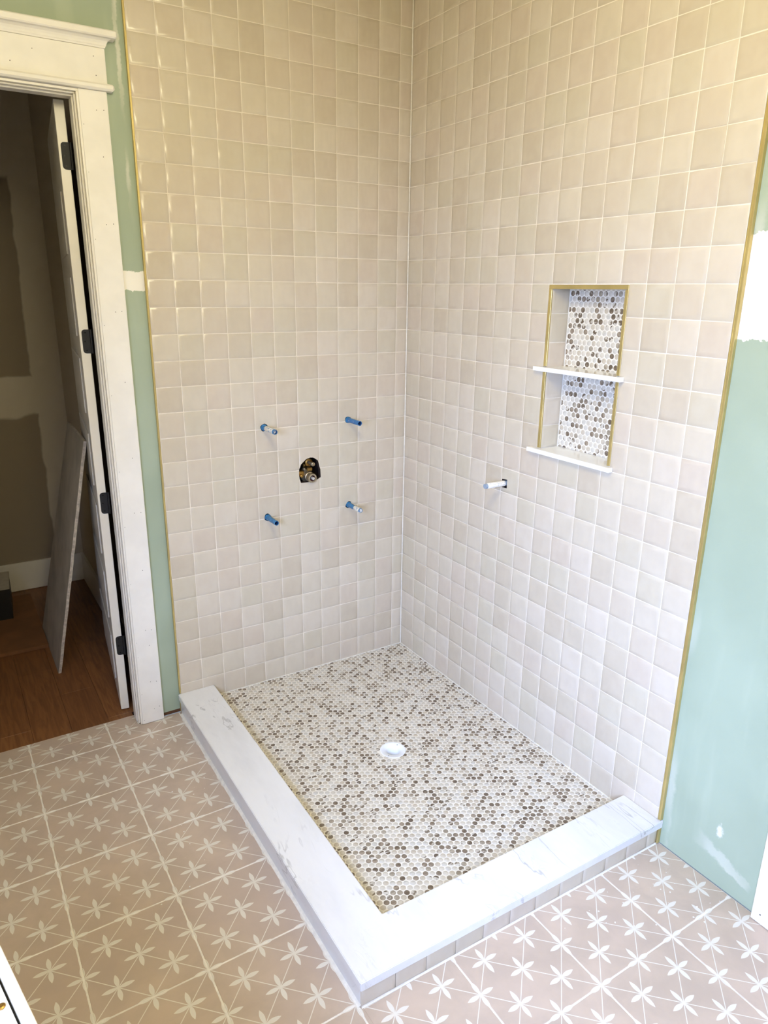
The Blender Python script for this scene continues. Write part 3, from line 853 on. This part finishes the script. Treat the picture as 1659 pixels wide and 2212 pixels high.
for hz in (2.298, 1.643, 0.986, 0.326):
    hz -= 0.006
    mb = MB()
    h, w, r = 0.0455, 0.0300, 0.012
    pts = [(0.0005, -h), (0.0005, h)] + [(-w + r - r * math.sin(a), h - r + r * math.cos(a)) for a in [math.pi / 2 * k / 5 for k in range(6)]] + [(-w + r - r * math.cos(a), -h + r - r * math.sin(a)) for a in [math.pi / 2 * k / 5 for k in range(6)]]
    # plan coords: (through thickness, height), standing on the hinge edge
    base = MB().prism(pts, 0.0, -0.0016, 'y')
    base.v = [tuple(DO + tt * (0.0385 + p[0]) + dd * p[1] + Vector((0, 0, hz + p[2]))) for p in base.v]
    hg = base.obj('hinge', BLACK, door)
    for st, sz in ((-0.0165, 0.034), (-0.0205, 0.000), (-0.0165, -0.034)):
        c = DO + tt * (0.0385 + st) + dd * -0.0016 + Vector((0, 0, hz + sz))
        MB().lathe([(0.0036, 0.0), (0.0034, 0.0005)], c, -dd, 12).obj('screw', SCREW, hg)
    kn = DO + tt * 0.0420 + dd * -0.004 + Vector((0, 0, hz))
    MB().lathe([(0.0052, -0.0455), (0.0052, 0.0455)], kn, (0, 0, 1), 12).obj('knuckle', BLACK, hg, 40)

# ------------------------------------------------------------------ things in the dark room
pa = [Vector((-1.6040, 0.652, 0.0)), Vector((-1.6040, 1.236, 0.0)), Vector((-1.3750, 1.000, 1.190)), Vector((-1.3990, 0.420, 1.200))]
nrm = (pa[1] - pa[0]).cross(pa[3] - pa[0]).normalized()
if nrm.x < 0: nrm = -nrm
sheet = thing('drywall_offcut', (-1.60, 0.95, 0), 'rough cut drywall panel leaning against the open door', 'drywall panel')
def side(a, b, n, amp):
    out = []
    for i in range(n):
        f = i / n; p = a.lerp(b, f)
        if i: p = p + (pa[1] - pa[0]).normalized() * random.uniform(-amp, amp)
        out.append(p)
    return out
loop = side(pa[0], pa[1], 2, 0) + side(pa[1], pa[2], 14, 0.004) + side(pa[2], pa[3], 5, 0.002) + side(pa[3], pa[0], 22, 0.004)
dz = 0.0062
def loopmesh(o0, o1, m, name, shrink=0.0):
    c = sum(loop, Vector()) / len(loop)
    n = len(loop)
    vs = [p + nrm * o0 for p in loop] + [p + nrm * o1 for p in loop]
    vs = [Vector((v.x, v.y, max(v.z, 0.0005))) for v in vs]
    fs = [tuple(range(n))[::-1], tuple(range(n, 2 * n))] + [(i, (i + 1) % n, n + (i + 1) % n, n + i) for i in range(n)]
    return MB().add(vs, fs).obj(name, m, sheet)
loopmesh(-dz, dz, GYP, 'core')
loopmesh(-dz - 0.0006, -dz, PAPER, 'paper_face'); loopmesh(dz, dz + 0.0006, PAPER, 'paper_face')

cs_ = thing('cardboard_sheet', (-1.95, 1.2, 0), 'flat brown cardboard sheet lying on the plank floor of the dark room', 'cardboard')
ctop = [(-2.55, 0.985), (-1.612, 0.968), (-1.612, 1.74), (-2.55, 1.76)]
MB().prism(ctop, 0.003, 0.0215, 'z').obj('board', CARD, cs_)
MB().prism([(-2.54, 0.992), (-1.62, 0.975), (-1.62, 1.735), (-2.54, 1.755)], 0.0, 0.003, 'z').obj('under_layer', CAVITY, cs_)
bx = thing('storage_box', (-1.90, 1.6, 0.0215), 'black box with a pale lid on the cardboard in the dark room', 'box')
MB().prism([(-2.10, 1.425), (-1.738, 1.405), (-1.715, 1.70), (-2.08, 1.72)], 0.0216, 0.190, 'z', 0, 0.004).obj('body', BLACKBOX, bx)
MB().prism([(-2.102, 1.423), (-1.736, 1.403), (-1.713, 1.702), (-2.082, 1.722)], 0.1901, 0.204, 'z', 0, 0.003).obj('lid', BOXWHITE, bx)
MB().prism([(-2.102, 1.420), (-1.735, 1.400), (-1.735, 1.403), (-2.102, 1.423)], 0.188, 0.2045, 'z').obj('lid_edge', BLACKBOX, bx)

# ------------------------------------------------------------------ vanity corner beside the photographer
va = thing('vanity_cabinet', (-2.2, -2.0, 0), 'white cabinet corner with a small brass catch at the lower left picture edge', 'cabinet')
ed = Vector((0.195, -0.981, 0)).normalized(); inn = Vector((-ed.y, ed.x, 0)) * -1.0
if inn.x > 0: inn = -inn
V0 = Vector((-1.9583, -1.8173, 0))
def vbox(name, a0, a1, w0, w1, z0, z1, m, ch=0.0):
    mb = MB().box(a0, a1, w0, w1, z0, z1, ch)
    mb.v = [tuple(V0 + ed * p[0] + inn * p[1] + Vector((0, 0, p[2]))) for p in mb.v]
    return mb.obj(name, m, va)
vbox('door_front', -0.32, 0.50, 0.0, 0.0165, 0.08, 0.850, WHITE, 0.0012)
vbox('body', -0.32, 0.50, 0.0205, 0.50, 0.0, 0.849, WHITE, 0.001)
vbox('gap_shade', -0.318, 0.498, 0.0165, 0.0205, 0.09, 0.838, BLACKBOX)  # black filler strip, stands in for the shade between front and body
c = V0 + ed * 0.112 + inn * 0.030 + Vector((0, 0, 0.849))
MB().lathe([(0.0055, 0), (0.0055, 0.002), (0.003, 0.003)], c, (0, 0, 1), 14).obj('brass_catch', BRASS, va)

# ------------------------------------------------------------------ lamp on the ceiling
LX, LY, LZ = -1.42, -1.95, 2.66
lamp = thing('ceiling_lamp', (LX, LY, LZ), 'lamp holder hanging on a black cord, above the picture', 'lamp')
MB().lathe([(0.055, 0.0), (0.06, 0.02), (0.06, 0.03)], (LX, LY, CEIL - 0.03), (0, 0, 1), 24).obj('canopy', WHITE, lamp, 40)
MB().lathe([(0.004, 0.0), (0.004, CEIL - 0.031 - LZ - 0.165)], (LX, LY, LZ + 0.165), (0, 0, 1), 8).obj('cord', BLACK, lamp)
MB().lathe([(0.018, 0.0), (0.02, 0.03), (0.012, 0.06)], (LX, LY, LZ + 0.11), (0, 0, 1), 16).obj('socket', WHITE, lamp, 40)
# ------------------------------------------------------------------ plaster crumbs on the floor
cr = MB()
spots = [(-0.10, -1.74, 0.09, 10), (-0.13, -1.86, 0.10, 14), (-0.35, -1.80, 0.12, 8), (-0.48, -1.78, 0.1, 6), (-1.33, -0.16, 0.08, 9), (-1.32, -0.52, 0.08, 8), (-1.42, -0.8, 0.1, 6), (-1.6, -0.9, 0.25, 8), (-0.05, -1.93, 0.06, 6)]
for sx, sy, sr, n in spots:
    for _ in range(n):
        a = random.uniform(0, 6.28); d = sr * math.sqrt(random.random())
        x, y = sx + d * math.cos(a), sy + d * math.sin(a)
        if x > -0.004 or (x > -1.21 and y > -1.67): continue
        r = random.choice([0.0009, 0.0012, 0.0016, 0.0028])
        pts = [(x + r * random.uniform(0.6, 1.2) * math.cos(t * 1.047), y + r * random.uniform(0.6, 1.2) * math.sin(t * 1.047)) for t in range(6)]
        cr.prism(pts, 0.0004, 0.0004 + r * 0.7, 'z', 0, r * 0.3)
co = cr.obj('plaster_crumbs', GYP)
tag(co, 'white plaster crumbs scattered on the patterned floor', 'plaster crumbs', kind='stuff')
co.data.materials[0] = WHITE_RAW

# ------------------------------------------------------------------ clean up the cutters
for c in CUTTERS:
    me = c.data; bpy.data.objects.remove(c); bpy.data.meshes.remove(me)
